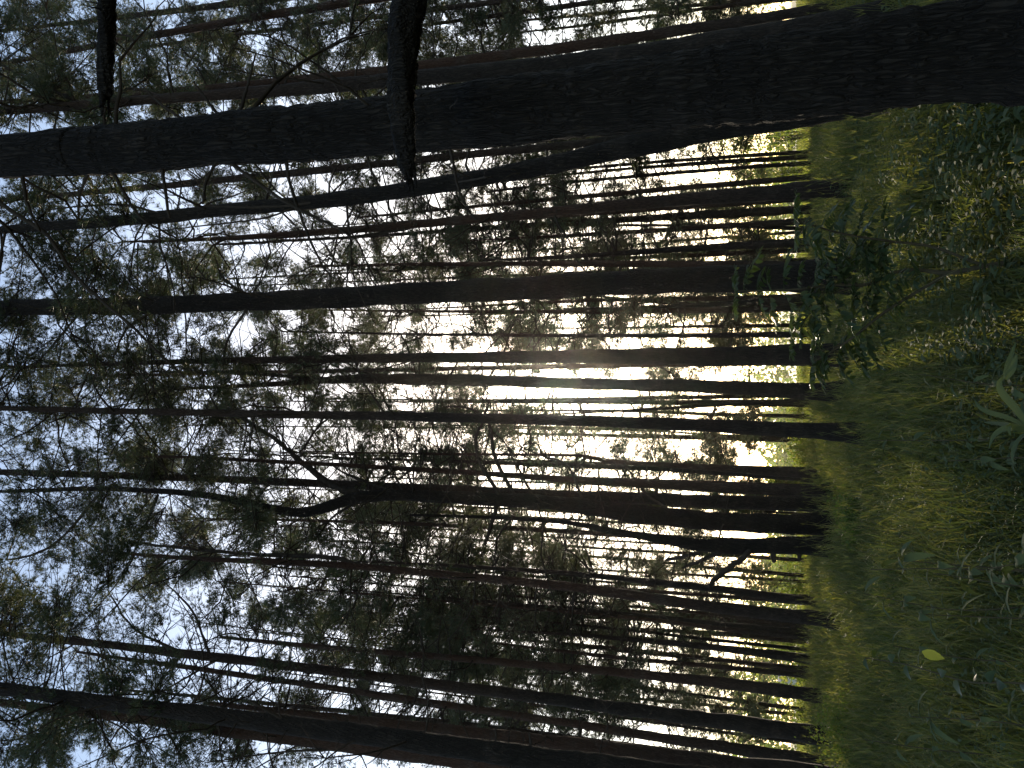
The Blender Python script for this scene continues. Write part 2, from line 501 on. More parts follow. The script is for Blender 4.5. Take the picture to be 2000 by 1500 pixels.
# ---------------------------------------------------------------- far pines, only glimpsed between the others
FILL = []
ys = list(np.linspace(60, 1480, 76) + rng.uniform(-9, 9, 76))
for q, yb in enumerate(ys):
    if 700 < yb < 770 or 235 < yb < 350 or 605 < yb < 680 or 862 < yb < 905:
        continue
    d = float(rng.uniform(27, 45))
    D = rng.uniform(0.13, 0.22)
    w0 = F * D / d
    lean = (yb - 750) / 5200.0
    xt = float(rng.uniform(350, 900))
    wob = rng.uniform(-8, 8)
    foot = pix(1590, yb, d)
    pts = [(1590, yb, w0), (1400, yb - lean * 190 + wob * 0.3, w0 * 0.86), (1150, yb - lean * 440 + wob, w0 * 0.65), (xt, yb - lean * (1590 - xt), 2.2)]
    FILL.append(dict(label='slender far pine, one of many thin trunks in the deep stand', pts=pts, d=d, bark='nr'[q % 2], cat='pine tree', far=True))

for k in ('fork', 'kink', 'bowed', 'sun', 'stubs', 'split', 'big'):
    TREES[k]['bent'] = True
ALL = list(TREES.values()) + FILL


def prep(t):
    pts = t['pts']
    if not t.get('far') and not t.get('bent') and len(pts) >= 5:
        # pines grow nearly straight: even out the small errors of measuring
        A = np.array(pts, float)
        c = np.polyfit(A[:, 0], A[:, 1], 3 if len(pts) > 6 else 2)
        e = np.polyfit(A[:, 0], A[:, 2], 3 if len(pts) > 6 else 2)
        A[:, 1] = np.polyval(c, A[:, 0]); A[:, 2] = 0.5 * A[:, 2] + 0.5 * np.polyval(e, A[:, 0])
        A[:, 2] = np.maximum(A[:, 2], 2.5)
        pts = t['pts'] = [tuple(r) for r in A]
    d = t['d'] or ground_depth(pts[0][0], pts[0][1])
    t['depth'] = d
    P, R = [], []
    for (x, y, w) in pts:
        p = pix(x, y, d)
        P.append(p)
        R.append(0.5 * w * cdepth(p) / F)
    P, R = np.array(P), np.array(R)
    t['foot'] = None
    g = float(zg(P[0][0], d))
    base = P[0].copy()
    # carry the stem on down into the ground along its own line
    if P[0][2] > g - 0.15:
        s = (P[0] - P[1]) / max(P[1][2] - P[0][2], 1e-6)
        low = P[0] + s * (P[0][2] - (g - 0.2))
        low[1] = d
        P = np.vstack([low, P]); R = np.concatenate([[R[0] * 1.12], R])
        base = low
    t['base'] = np.array([base[0], d, g])
    # and on upwards, out of the frame
    if pts[-1][0] <= 60 and pts[-1][2] > 4.5:
        up = P[-1] - P[-3]
        up = up / np.linalg.norm(up)
        ext = 3.0 + 60 * R[-1]
        P = np.vstack([P, P[-1] + up * ext * 0.5, P[-1] + up * ext])
        R = np.concatenate([R, [R[-1] * 0.55, 0.012]])
        t['ext'] = True
    t['P'], t['R'] = P, R
    t['px'] = np.array([p[0] for p in pts][::-1], float)
    t['py'] = np.array([p[1] for p in pts][::-1], float)
    t['H'] = P[-1][2] - g


for t in ALL:
    prep(t)


def make_trunk(t, mb):
    d = t['depth']
    P, R = t['P'], t['R']
    n = int(np.clip((P[-1][2] - P[0][2]) / (0.03 if d < 5 else 0.09 if d < 12 else 0.2), 24, 420))
    C = catmull(np.column_stack([P, R]), n)
    Q, rr = C[:, :3], np.maximum(C[:, 3], 0.008)
    z = Q[:, 2]
    amp = rr * 0.04
    ph = rng.uniform(0, 6, 4)
    Q = Q + np.column_stack([amp * np.sin(z * 1.7 + ph[0]) + amp * 0.6 * np.sin(z * 4.1 + ph[1]),
                             amp * np.sin(z * 1.3 + ph[2]) * 2, z * 0])
    rr = rr * (1 + 0.035 * np.sin(z * 5.3 + ph[3]) + 0.02 * rng.normal(size=n))
    h = z - z[0]
    rr = rr * (1 + 0.5 * np.exp(-np.maximum(h - 0.2, 0) / 0.22))
    sides = 128 if d < 5 else 40 if d < 12 else 18 if d < 22 else 9
    ang = np.linspace(0, 2 * np.pi, sides, endpoint=False)
    if d < 12:
        # furrowed bark plates as real relief
        A, Z = np.meshgrid(ang, z)
        rough = np.zeros_like(A)
        for k in range(9):
            fa = rng.integers(7, 30)
            fz = rng.uniform(1.0, 5.0)
            rough += np.abs(np.sin(0.5 * fa * A + 1.3 * np.sin(fz * Z + rng.uniform(0, 6)) + fz * Z * rng.uniform(-1, 1))) ** 0.6 / 9
        rough = 1 + (0.11 if d < 5 else 0.08) * (rough - 0.65) + 0.012 * rng.normal(size=A.shape)
    else:
        rough = 1 + 0.05 * rng.normal(size=(n, sides))
        rough = (rough + np.roll(rough, 1, 1)) / 2
    tube(mb, Q, rr, sides, rough)
    t['Q'], t['rr'] = Q, rr


def arc_branch(mb, p0, direction, length, r0, arch=0.25, seg=6, sides=4, wob=0.05):
    s = np.linspace(0, 1, seg)[:, None]
    d = direction / np.linalg.norm(direction)
    side = norm(np.cross(d, rng.normal(size=3)))
    P = p0 + d * length * s + np.array([0, 0, 1.0]) * arch * length * (s ** 2) + side * length * wob * np.sin(s * rng.uniform(2, 6)) \
        + rng.normal(size=(seg, 3)) * length * 0.012
    R = r0 * (1 - 0.8 * s[:, 0])
    tube(mb, P, R, sides, cap=False)
    return P


def bare_twigs(t, mb):
    """short dead branches left on the stem below the living crown"""
    Q, rr, d = t['Q'], t['rr'], t['depth']
    g = t['base'][2]
    H = t['H']
    per_m = 6.0 if d < 24 else 5.0
    lo, hi = g + (2.0 if d > 12 else 2.8), Q[-1][2] - 0.3
    n = int((hi - lo) * per_m)
    if d < 5:
        n = int(n * 0.5)
    for k in range(max(n, 0)):
        z = rng.uniform(lo, hi)
        i = int(np.clip(np.searchsorted(Q[:, 2], z), 1, len(Q) - 1))
        rel = (z - g) / max(H, 1)
        a = rng.uniform(0, 2 * np.pi)
        up = rng.uniform(-0.35, 0.5)
        dr = np.array([math.cos(a), math.sin(a), up])
        L = rng.choice([rng.uniform(0.12, 0.45), rng.uniform(0.6, 2.3)], p=[0.35, 0.65]) * (0.6 + 0.6 * rel)
        if rel < 0.25:
            L *= 0.5
        r0 = max(0.007, 0.0150 * L ** 0.6) * np.clip(d / 18, 1, 1.6)
        P = arc_branch(mb, Q[i], dr, L + rr[i], r0, arch=rng.uniform(-0.3, 0.45), seg=7, sides=4, wob=0.07)
        if L > 0.6:
            for j in range(int(rng.integers(1, 5))):
                q = int(rng.integers(2, 6))
                dd = norm(P[q] - P[q - 1]) + 0.8 * rand_unit(1)[0]
                arc_branch(mb, P[q], dd, L * rng.uniform(0.2, 0.45), r0 * 0.5, arch=rng.uniform(-0.2, 0.4), seg=4, sides=3)


# ------------------------------------------------------------------ where the needles hang (tenths of cover per 100-pixel square, rows downwards in the photo)
DENS = """
977668888665665
876776667744544
455443335455443
422354454355332
665432235666655
377654454565555
665545552366545
877776665311323
357654566553343
567766665444444
478766576665433
763345679876443
652234689987543
565543257777554
677764334566443
""".split()
NTW, NTF = 20, 11   # twigs per spray, needle bundles per twig
tree_blobs = {id(t): [] for t in ALL}


def pick_tree(x, y):
    cand, wt = [], []
    for t in ALL:
        d = t['depth']
        if d < 5 or (d < 12 and x > 500):
            continue
        if x > t['px'][-1] or x < t['px'][0] - 120:
            continue
        ty = np.interp(x, t['px'], t['py'])
        p = pix(x, y, d)
        hmin = 9.0 if d < 20 else 7.0 if d < 24 else 4.5 if d < 32 else 2.2
        if p[2] - t['base'][2] < hmin:
            continue
        off = abs(y - ty) * cdepth(p) / F
        R = 2.3 if d < 24 else 2.8
        if off > R:
            continue
        cand.append(t)
        wt.append((1.2 - off / R) * (0.3 if d < 20 else 1.0 if d < 24 else 1.6))
    if not cand:
        return None
    wt = np.array(wt)
    return cand[int(rng.choice(len(cand), p=wt / wt.sum()))]


miss = 0
for cy in range(15):
    for cx in range(15):
        rho = min(int(DENS[cy][cx]) / 10.0, 0.93)
        tau = -math.log(1 - rho) * 1.0e4 * 1.0
        acc, tries = 0, 0
        while acc < tau and tries < 900:
            tries += 1
            x = cx * 100 + rng.uniform(-10, 110)
            y = cy * 100 + rng.uniform(-10, 110)
            t = pick_tree(x, y)
            if t is None:
                continue
            d = t['depth'] + rng.uniform(-0.3, 2.2)
            c = pix(x, y, d)
            r = rng.uniform(0.55, 1.15) * (d / 20) ** 0.35
            acc += math.pi * (F * r / cdepth(c)) ** 2 * 0.135
            tree_blobs[id(t)].append((c, r))
        if acc < tau:
            miss += 1
print('foliage squares short of cover:', miss)
# crowns above the frame
for t in ALL:
    if t.get('ext'):
        top = t['P'][-1]
        for k in range(16):
            c = top + np.array([rng.normal() * 1.2, rng.normal() * 1.2, rng.uniform(-4.0, 1.0)])
            q = (c - np.array([0, 0, EYE]))
            a = (cdepth(c))
            px_ = 1000 + F * (q[1] * SP - q[2] * CP) / a
            if px_ > -60:
                continue
            tree_blobs[id(t)].append((c, rng.uniform(0.5, 0.9)))


def make_crown(t, mbn, mbw):
    Q = t['Q']
    for (c, r) in tree_blobs[id(t)]:
        d = t['depth']
        s = float(np.clip(d / 17.0, 1.0, 2.2))
        # carrying branch from the stem
        h = abs(c[0] - np.interp(c[2], Q[:, 2], Q[:, 0]))
        za = c[2] - (0.25 + rng.uniform(-0.3, 0.45)) * h
        i = int(np.clip(np.searchsorted(Q[:, 2], za), 1, len(Q) - 1))
        p0 = Q[i]
        m = (p0 + c) / 2 + np.array([0, 0, rng.uniform(-0.12, 0.25) * h])
        P = catmull(np.array([p0, m, c]), 8)
        tube(mbw, P, np.linspace(0.016, 0.006, 8) * min(s, 1.5), 4, cap=False)
        droop = d > 28 and rng.random() < 0.45
        out = norm(c - p0)
        nt_ = NTW
        E = rand_unit(nt_)
        sc = np.array([1, 1, 0.6]) if not droop else np.array([0.6, 0.6, 1.2])
        E = E * sc * r * rng.uniform(0.5, 1.1, (nt_, 1))
        if droop:
            E[:, 2] -= 0.2 * r
        start = c - out * r * 0.55 * rng.uniform(0, 1, (nt_, 1))
        end = c + E + out * 0.25 * r
        mid = (start + end) / 2 + rng.normal(size=(nt_, 3)) * 0.07 * r
        u = np.linspace(0, 1, 4)[None, :, None]
        bend = 2 * (1 - np.abs(2 * u - 1)) * 0.5
        Pk = start[:, None] * (1 - u) + end[:, None] * u + bend * (mid - (start + end) / 2)[:, None]
        tube_batch(mbw, Pk, np.repeat(np.linspace(0.006, 0.003, 4)[None] * s, nt_, 0))
        u = 0.2 + 0.85 * rng.beta(2.0, 1.1, (nt_, NTF, 1))
        B = start[:, None] * (1 - u) + end[:, None] * u + (1 - np.abs(2 * u - 1)) * (mid - (start + end) / 2)[:, None]
        B = B + rng.normal(size=B.shape) * 0.05 * s
        dd = norm(end - start) + np.array([0, 0, -0.4 if droop else 0.35])
        TD = np.repeat(norm(dd)[:, None], NTF, 1)
        tufts(mbn, B.reshape(-1, 3), TD.reshape(-1, 3), 0.115 * s, 0.0095 * s, k=11)


# hand-placed limbs: key -> list of (pixel path, start width, end width, depth drift)
LIMBS = {
    'big': [
        ([(-60, 318), (0, 395), (90, 458), (150, 542), (255, 635), (300, 680), (360, 737)], 10, 4, 0.9),
        ([(42, 330), (54, 399), (78, 452)], 8, 5, 0.2), ([(177, 325), (156, 381), (153, 426)], 8, 4, 0.3),
        ([(315, 318), (324, 380), (331, 425)], 8, 5, 0.2), ([(216, 330), (270, 419), (320, 452), (362, 474)], 7, 3, 0.5),
        ([(440, 290), (405, 348), (396, 398)], 7, 4, -0.2), ([(558, 300), (567, 360), (597, 447), (620, 500), (648, 545)], 8, 3, 0.5),
        ([(440, 310), (550, 389), (655, 443), (692, 466)], 8, 4, 0.4), ([(466, 230), (485, 160), (500, 104)], 7, 3, -0.3),
        ([(440, 240), (408, 200), (378, 160)], 7, 4, -0.2), ([(367, 240), (310, 200), (270, 159)], 6, 3, 0.3),
        ([(878, 284), (893, 360), (912, 405), (930, 430)], 6, 3, 0.4), ([(97, 340), (150, 387), (200, 440), (240, 470)], 4, 2, 0.4),
        ([(120, 335), (168, 390), (214, 450)], 4, 2, 0.5), ([(490, 310), (540, 372), (580, 400)], 4, 2, 0.4), ([(206, 250), (203, 225), (207, 212)], 7, 4, -.1)],
    'behind': [([(165, 205), (90, 170), (0, 126), (-40, 110)], 7, 4, 1.0), ([(330, 190), (250, 172), (160, 178)], 6, 2, 0.6)],
    'stout': [
        ([(310, 590), (261, 557), (230, 520)], 6, 2, 0.8), ([(485, 578), (435, 542), (420, 500)], 6, 2, 0.8), ([(305, 605), (249, 641), (222, 697)], 6, 3, -0.6),
        ([(485, 600), (444, 665), (435, 718)], 6, 3, 0.6), ([(156, 610), (96, 683), (60, 720)], 5, 2, 0.8), ([(665, 580), (670, 606), (694, 626)], 5, 2, -0.4),
        ([(560, 588), (500, 575), (450, 570)], 5, 2, -0.7), ([(740, 565), (722, 540), (718, 520)], 4, 2, 0.4)],
    'fork': [
        ([(1010, 978), (968, 895), (956, 829), (920, 799), (872, 794)], 9, 3, 0.8), ([(980, 972), (941, 910), (929, 862), (941, 829), (956, 784)], 9, 4, -0.8),
        ([(1040, 968), (1007, 904), (986, 865), (960, 840)], 6, 2, 0.6), ([(1139, 978), (1109, 910), (1064, 892), (1010, 870)], 6, 2, 0.8),
        ([(1312, 1000), (1259, 961), (1220, 904)], 7, 3, 0.6), ([(972, 985), (955, 1040), (946, 1064)], 9, 6, -0.4),
        ([(730, 968), (665, 955), (595, 907), (535, 856), (470, 815), (440, 790)], 17, 3, 1.2), ([(770, 962), (682, 928), (640, 904)], 7, 3, 0.6),
        ([(786, 958), (752, 892)], 5, 3, 0.3), ([(810, 962), (781, 883)], 5, 3, -0.3),
        ([(198, 962), (105, 1063), (21, 1093), (18, 1078), (40, 1020)], 6, 2, 1.2), ([(309, 965), (270, 1060), (238, 1124)], 6, 2, -0.9),
        ([(730, 972), (690, 985), (650, 1010), (620, 1050)], 7, 3, 0.6), ([(1070, 975), (1062, 955)], 4, 3, 0.1)],
    'stubs': [
        ([(1470, 1068), (1450, 1090), (1400, 1128), (1384, 1146)], 14, 8, -0.6), ([(1405, 1066), (1340, 1086), (1304, 1094)], 10, 6, 0.4),
        ([(1420, 1072), (1370, 1095), (1332, 1109)], 9, 5, 0.6), ([(1512, 1070), (1511, 1096)], 12, 9, 0.1), ([(1559, 1070), (1562, 1096)], 10, 7, 0.1)],
    'strong': [
        ([(408, 1275), (372, 1188), (300, 1119)], 6, 2, 0.9), ([(350, 1272), (261, 1227), (210, 1152)], 7, 2, -0.8), ([(112, 1243), (75, 1182), (18, 1107)], 6, 2, 0.8),
        ([(430, 1285), (320, 1350), (250, 1400)], 5, 2, 0.8)],
    'split': [([(705, 1106), (640, 1088), (500, 1083), (350, 1070), (240, 1056)], 11, 4, 0.3)],
    'sun': [([(700, 740), (600, 738), (450, 728), (300, 726)], 9, 4, 0.3)],
    'lita': [([(1420, 604), (1340, 594), (1250, 588), (1150, 575)], 8, 4, 0.4)],
    'reach': [([(800, 444), (700, 462), (560, 470), (420, 478)], 8, 4, 0.4)],
    'edgegrey': [([(560, 1408), (490, 1370)], 7, 4, -0.3), ([(690, 1430), (650, 1400)], 6, 4, 0.3), ([(970, 1462), (968, 1424)], 7, 4, 0.2), ([(1040, 1470), (1034, 1432)], 7, 4, .2)],
    'edgelow': [([(700, 1462), (540, 1470), (400, 1490)], 6, 2, -0.5), ([(420, 1425), (300, 1440), (150, 1500)], 6, 2, -0.6)],
    'bowed': [([(640, 392), (560, 402), (480, 405), (400, 402)], 6, 3, -0.4), ([(590, 397), (520, 425), (400, 440), (300, 452)], 5, 2, -0.5), ([(330, 422), (240, 400), (150, 404), (90, 410)], 6, 2, -.5),
              ([(860, 360), (920, 352), (950, 345)], 5, 3, -.3), ([(930, 352), (912, 375), (906, 390)], 5, 3, -.3)],
}


def make_limb(t, spec, parent):
    path, w0, w1, drift = spec
    n = len(path)
    P, R = [], []
    for k, (x, y) in enumerate(path):
        Y = t['depth'] + drift * k / max(n - 1, 1) * (0.4 if t['depth'] < 5 else 1.0)
        p = pix(x, y, Y)
        P.append(p)
        R.append(0.5 * (w0 + (w1 - w0) * k / max(n - 1, 1)) * cdepth(p) / F)
    m = 6 * n
    C = catmull(np.column_stack([P, R]), m)
    Q = C[:, :3] + rng.normal(size=(m, 3)) * R[0] * 0.12
    mb = MB()
    tube(mb, Q, np.maximum(C[:, 3], 0.002) * (1 + 0.08 * rng.normal(size=m)), 8)
    L = np.linalg.norm(np.diff(Q, axis=0), axis=1).sum()
    if L > 0.5:
        for k in range(int(3 + 3 * L)):
            i = int(rng.integers(m // 4, m - 1))
            arc_branch(mb, Q[i], norm(Q[i] - Q[i - 1]) + 0.9 * rand_unit(1)[0], L * rng.uniform(0.08, 0.3), C[i, 3] * 0.35, arch=rng.uniform(-0.2, 0.4), seg=5, sides=3)
    o = mb.build('limb', M_DEAD, parent, t['base'])
    return o


BM = {'n': M_BARK, 'd': M_BARKDARK, 'r': M_BARKRED}
KEYS = {id(t): k for k, t in TREES.items()}
for t in ALL:
    far = t.get('far')
    root = thing('pine_tree', t['label'], t['cat'], t['base'], 'far pines glimpsed in the deep stand' if far else 'tall pines of the wood')
    mb = MB()
    make_trunk(t, mb)
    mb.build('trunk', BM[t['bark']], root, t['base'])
    mbw, mbn = MB(), MB()
    bare_twigs(t, mbw)
    make_crown(t, mbn, mbw)
    tw = mbw.build('bare_twigs', M_DEAD, root, t['base'])
    if tw:
        tw['kind'] = 'stuff'
    mbn.build('crown', M_NEEDLE, root, t['base'], smooth=False)
    for spec in LIMBS.get(KEYS.get(id(t)), []):
        make_limb(t, spec, root)

# ---------------------------------------------------------------- the broken limbs reaching in from a pine beside the frame
side = np.array([2.35, 2.9, float(zg(2.35, 2.9))])
root = thing('pine_tree', 'pine just outside the top edge reaching in with two thick broken limbs', 'pine tree', side)
mb = MB()
zz = np.linspace(-0.2, 11, 90)
tube(mb, np.column_stack([side[0] + zz * 0.0, side[1] + zz * 0.0, side[2] + zz]), 0.17 - zz * 0.009, 32, 1 + 0.05 * rng.normal(size=(90, 32)))
mb.build('trunk', M_BARKDARK, root, side)


def broken_limb(path, d0, d1):
    n = len(path)
    P, R = [], []
    for k, (x, y, w) in enumerate(path):
        p = pix(x, y, d0 + (d1 - d0) * k / (n - 1))
        P.append(p); R.append(0.5 * w * cdepth(p) / F)
    # root of the limb in its stem
    P = np.array(P); R = np.array(R)
    P = np.vstack([[side[0], side[1], P[0][2] + 0.05], P]); R = np.concatenate([[R[0] * 1.15], R])
    C = catmull(np.column_stack([P, R]), 70)
    A, S = np.meshgrid(np.linspace(0, 2 * np.pi, 28, endpoint=False), np.arange(70))
    rough = 1 + 0.07 * np.sin(3 * A + S * 0.21) + 0.05 * np.sin(7 * A + S * 0.4) + 0.03 * rng.normal(size=A.shape)
    mb = MB()
    tube(mb, C[:, :3] + rng.normal(size=(70, 3)) * 0.002, C[:, 3], 28, rough)
    # splintered end
    e, dr = C[-1, :3], norm(C[-1, :3] - C[-6, :3])
    for k in range(9):
        o = rand_unit(1)[0] * C[-1, 3] * 0.75
        L = rng.uniform(0.03, 0.11)
        tube(mb, np.array([e + o - dr * 0.06, e + o * 1.05, e + o * 1.1 + dr * L]), np.array([C[-1, 3] * 0.5, C[-1, 3] * 0.34, 0.003]), 6, cap=False)
    for k in range(5):
        i = int(rng.integers(20, 66))
        arc_branch(mb, C[i, :3], rand_unit(1)[0] + dr * 0.3, rng.uniform(0.05, 0.12) + C[i, 3], 0.006)
    return mb.build('broken_limb', M_BARKDARK, root, side)


broken_limb([(797, -40, 66), (797, 20, 64), (788, 60, 62), (785, 140, 56), (783, 200, 52), (789, 260, 46), (793, 310, 36), (800, 338, 26)], 3.05, 2.85)
broken_limb([(207, -40, 34), (207, 20, 32), (208, 80, 32), (206, 130, 30), (207, 172, 29), (206, 184, 22)], 3.0, 2.95)

# ------------------------------------------------------------------ ground
gx = np.concatenate([np.linspace(-3000, -60, 20), np.linspace(-50, 50, 121), np.linspace(60, 3000, 20)])
gy = np.concatenate([np.linspace(-40, 0, 14), np.linspace(0.6, 60, 120), np.linspace(66, 400, 30), np.linspace(450, 3000, 14)])
GX, GY = np.meshgrid(gx, gy)
GZ = zg(GX, GY)
V = np.stack([GX, GY, GZ], -1).reshape(-1, 3)
nx = len(gx)
i = np.arange(len(gy) - 1)[:, None] * nx
j = np.arange(nx - 1)[None, :]
mb = MB()
mb.add(V, np.stack([i + j, i + j + 1, i + nx + j + 1, i + nx + j], -1).reshape(-1, 4))
ground = mb.build('ground', M_SOIL)
ground['kind'] = 'structure'

# far hills
mb = MB()
xs = np.linspace(-1800, 1800, 80)
crest = 22 + 9 * np.sin(xs * 0.004 + 1) + 5 * np.sin(xs * 0.013)
prof = [(0, 0.0), (150, 0.7), (300, 1.0), (500, 0.6)]
V = np.array([[x, 1500 + dy, -2 + c * f] for dy, f in prof for x, c in zip(xs, crest)])
i = np.arange(3)[:, None] * 80
j = np.arange(79)[None, :]
mb.add(V, np.stack([i + j, i + j + 1, i + 80 + j + 1, i + 80 + j], -1).reshape(-1, 4))
hills = mb.build('hills', M_HILL)
hills['kind'] = 'structure'

# ------------------------------------------------------------------ grass
mbg = MB()


def grass_patch(n, y0, y1, hmin, hmax, wmul=1.0, xlim=0.62, power=1.0):
    u = rng.uniform(0, 1, n) ** power
    Y = y0 + (y1 - y0) * u
    X = rng.uniform(-1, 1, n) * (xlim * Y + 0.5)
    clump = 0.55 + 0.45 * np.sin(X * 1.9 + np.sin(Y * 1.1) * 2) * np.cos(Y * 1.6 + 0.8 * X)
    H = rng.uniform(hmin, hmax, n) * (0.55 + 0.6 * clump)
    base = np.stack([X, Y, zg(X, Y) - 0.02], -1)
    a = rng.uniform(0, 2 * np.pi, n)
    lean = rng.uniform(0.1, 0.75, n)
    hd = np.stack([np.cos(a), np.sin(a), 0 * a], -1)
    S = np.stack([-np.sin(a), np.cos(a), 0 * a], -1)
    # the blades face any way
    b = rng.uniform(0, np.pi, n)
    S = S * np.cos(b)[:, None] + hd * np.sin(b)[:, None] * 0.9
    W = (0.0022 + 0.00075 * Y) * rng.uniform(0.6, 1.3, n) * wmul
    rows = []
    for s, wf in ((0, 1.0), (0.45, 0.85), (0.8, 0.5)):
        c = base + hd * (lean * H * s ** 2)[:, None] + np.array([0, 0, 1.0]) * (H * s * (1 - 0.25 * lean * s))[:, None]
        rows.append(c - S * (W * wf)[:, None]); rows.append(c + S * (W * wf)[:, None])
    tip = base + hd * (lean * H * 1.05)[:, None] + np.array([0, 0, 1.0]) * (H * (1 - 0.35 * lean))[:, None]
    rows.append(tip)
    V = np.stack(rows, 1)
    o = (np.arange(n) * 7)[:, None]
    mbg.add(V.reshape(-1, 3), np.concatenate([o + np.array([[0, 1, 3, 2]]), o + np.array([[2, 3, 5, 4]])], 0))
    mbg.add(V[:, 4:7].reshape(-1, 3), np.arange(n * 3).reshape(-1, 3))


grass_patch(26000, 2.4, 6.0, 0.16, 0.42)
grass_patch(50000, 6.0, 14.0, 0.22, 0.55)
grass_patch(60000, 14.0, 30.0, 0.28, 0.62)
# thin pale flowering stalks standing above the rest
n = 5000
Y = rng.uniform(5, 30, n); X = rng.uniform(-0.6, 0.6, n) * Y
b0 = np.stack([X, Y, zg(X, Y)], -1)
hh = rng.uniform(0.45, 0.85, n)[:, None]
ln = rng.normal(size=(n, 3)) * 0.12; ln[:, 2] = 0
Pk = np.stack([b0, b0 + np.array([0, 0, 0.55]) * hh + ln * 0.3, b0 + np.array([0, 0, 1.0]) * hh + ln], 1)
tube_batch(mbg, Pk, np.repeat((0.0008 + 0.00009 * Y)[:, None], 3, 1))
tufts(mbg, Pk[:, 2], np.repeat([[0, 0, 1.0]], n, 0), 0.09, 0.006, k=5, spread=0.35)
g = mbg.build('grass', M_GRASS)
g['kind'] = 'stuff'
g['label'] = 'fine green meadow grass covering the forest floor'

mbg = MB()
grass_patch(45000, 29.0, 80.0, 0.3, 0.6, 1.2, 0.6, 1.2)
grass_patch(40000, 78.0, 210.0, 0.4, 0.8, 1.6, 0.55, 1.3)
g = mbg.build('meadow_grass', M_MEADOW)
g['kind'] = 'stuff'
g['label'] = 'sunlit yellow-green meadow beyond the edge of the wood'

# ------------------------------------------------------------------ broad-leaved ground cover
mbl = MB()


def cover(n, px0, px1, py0, py1, size, hlo, hhi):
    P, D, Nn, L = [], [], [], []
    for k in range(n):
        x, y = rng.uniform(px0, px1), rng.uniform(py0, py1)
        d = ground_depth(x, y, 0.30)
        c = pix(x, y, d)
        g0 = float(zg(c[0], d))
        h = rng.uniform(hlo, hhi)
        a0 = rng.uniform(0, 6.28)
        for q in range(int(rng.integers(3, 6))):
            a = a0 + q * 1.5 + rng.uniform(-0.4, 0.4)
            dr = np.array([math.cos(a), math.sin(a), rng.uniform(-0.12, 0.2)])
            P.append(np.array([c[0], d, g0 + h * rng.uniform(0.7, 1.0)]) + dr * 0.03)
            D.append(dr)
            Nn.append(np.array([rng.normal() * 0.2, rng.normal() * 0.2, 1.0]))
            L.append(size * rng.uniform(0.6, 1.25))
    P, D, Nn, L = np.array(P), np.array(D), norm(np.array(Nn)), np.array(L)
    leaves(mbl, P, D, Nn, L, L * rng.uniform(0.34, 0.55, len(L)), droop=rng.uniform(0.05, 0.32, len(L)), fold=0.4)


cover(900, 1630, 1970, 190, 700, 0.082, 0.12, 0.55)
cover(110, 1640, 1760, -30, 110, 0.11, 0.2, 0.5)
cover(140, 1680, 1990, 640, 900, 0.09, 0.1, 0.32)
cover(220, 1660, 1990, 860, 1500, 0.06, 0.1, 0.35)
cover(1500, 1640, 1990, 640, 1500, 0.032, 0.12, 0.42)
cover(500, 1620, 1760, 200, 1500, 0.035, 0.2, 0.5)
cl = mbl.build('ground_cover_leaves', M_LEAF)
cl['kind'] = 'stuff'
cl['label'] = 'low broad pale-topped leaves covering the shaded forest floor'


# ------------------------------------------------------------------ rowan sapling with pinnate leaves
def pinnate(mb, base, d, length, pairs=6):
    d = d / np.linalg.norm(d)
    s = norm(np.cross(d, np.array([0, 0, 1.0])))
    t = np.linspace(0.25, 1.0, pairs)
    rach = np.array([base + d * length * u + np.array([0, 0, -0.28]) * length * u * u for u in np.linspace(0, 1, 7)])
    tube(mb, rach, np.linspace(0.002, 0.001, 7), 3, cap=False)
    P = np.array([base + d * length * u + np.array([0, 0, -0.28]) * length * u * u for u in t])
    up = norm(np.cross(s, d))
    LL = length * 0.42 * (1 - 0.35 * np.abs(t - 0.55))
    for sg in (-1, 1):
        dd = norm(sg * s + d * 0.45 + np.array([0, 0, -0.25]) + rng.normal(size=(pairs, 3)) * 0.12)
        leaves(mb, P, dd, norm(up + rng.normal(size=(pairs, 3)) * 0.3), LL, LL * 0.34, droop=0.25, fold=0.2, prof=LANCE_W)
    leaves(mb, P[-1:], d[None], up[None], LL[-1:], LL[-1:] * 0.34, droop=0.3, prof=LANCE_W)


RD = 5.4
base = pix(1985, 510, RD)
base[2] = float(zg(base[0], RD))
rowan = thing('rowan_sapling', 'young rowan sapling with feathery leaves and dark forking stems before the stout pine', 'sapling', base)
stems = [([(1985, 510), (1910, 522), (1850, 533), (1790, 527), (1745, 533), (1700, 554), (1625, 557), (1540, 566), (1440, 568)], 11, 3, 0.0),
         ([(1850, 534), (1730, 608), (1670, 656), (1619, 689), (1590, 705)], 7, 3, 0.3), ([(1920, 518), (1820, 482), (1730, 470), (1640, 455), (1560, 432)], 7, 3, -0.3),
         ([(1712, 552), (1622, 576), (1562, 635), (1550, 650)], 5, 2, 0.2), ([(1745, 472), (1690, 500), (1600, 506)], 4, 2, 0.1)]
leafmb = MB()
for (path, w0, w1, drift) in stems:
    P, R = [], []
    for k, (x, y) in enumerate(path):
        p = pix(x, y, RD + drift * k / (len(path) - 1))
        P.append(p); R.append(0.5 * (w0 + (w1 - w0) * k / (len(path) - 1)) * cdepth(p) / F)
    C = catmull(np.column_stack([P, R]), 40)
    mb = MB()
    tube(mb, C[:, :3], C[:, 3], 7)
    mb.build('stem', M_STEM, rowan, base)
    for i in range(16, 40, 2 if w0 > 6 else 3):
        for q in range(2):
            a = rng.uniform(0, 6.28)
            dr = np.array([math.cos(a), math.sin(a) * 0.8, rng.uniform(-0.25, 0.45)])
            pinnate(leafmb, C[i, :3], dr, rng.uniform(0.14, 0.24))
    for q in range(5):
        a = q * 1.26
        pinnate(leafmb, C[-1, :3], np.array([math.cos(a), math.sin(a), 0.4]), rng.uniform(0.13, 0.2))
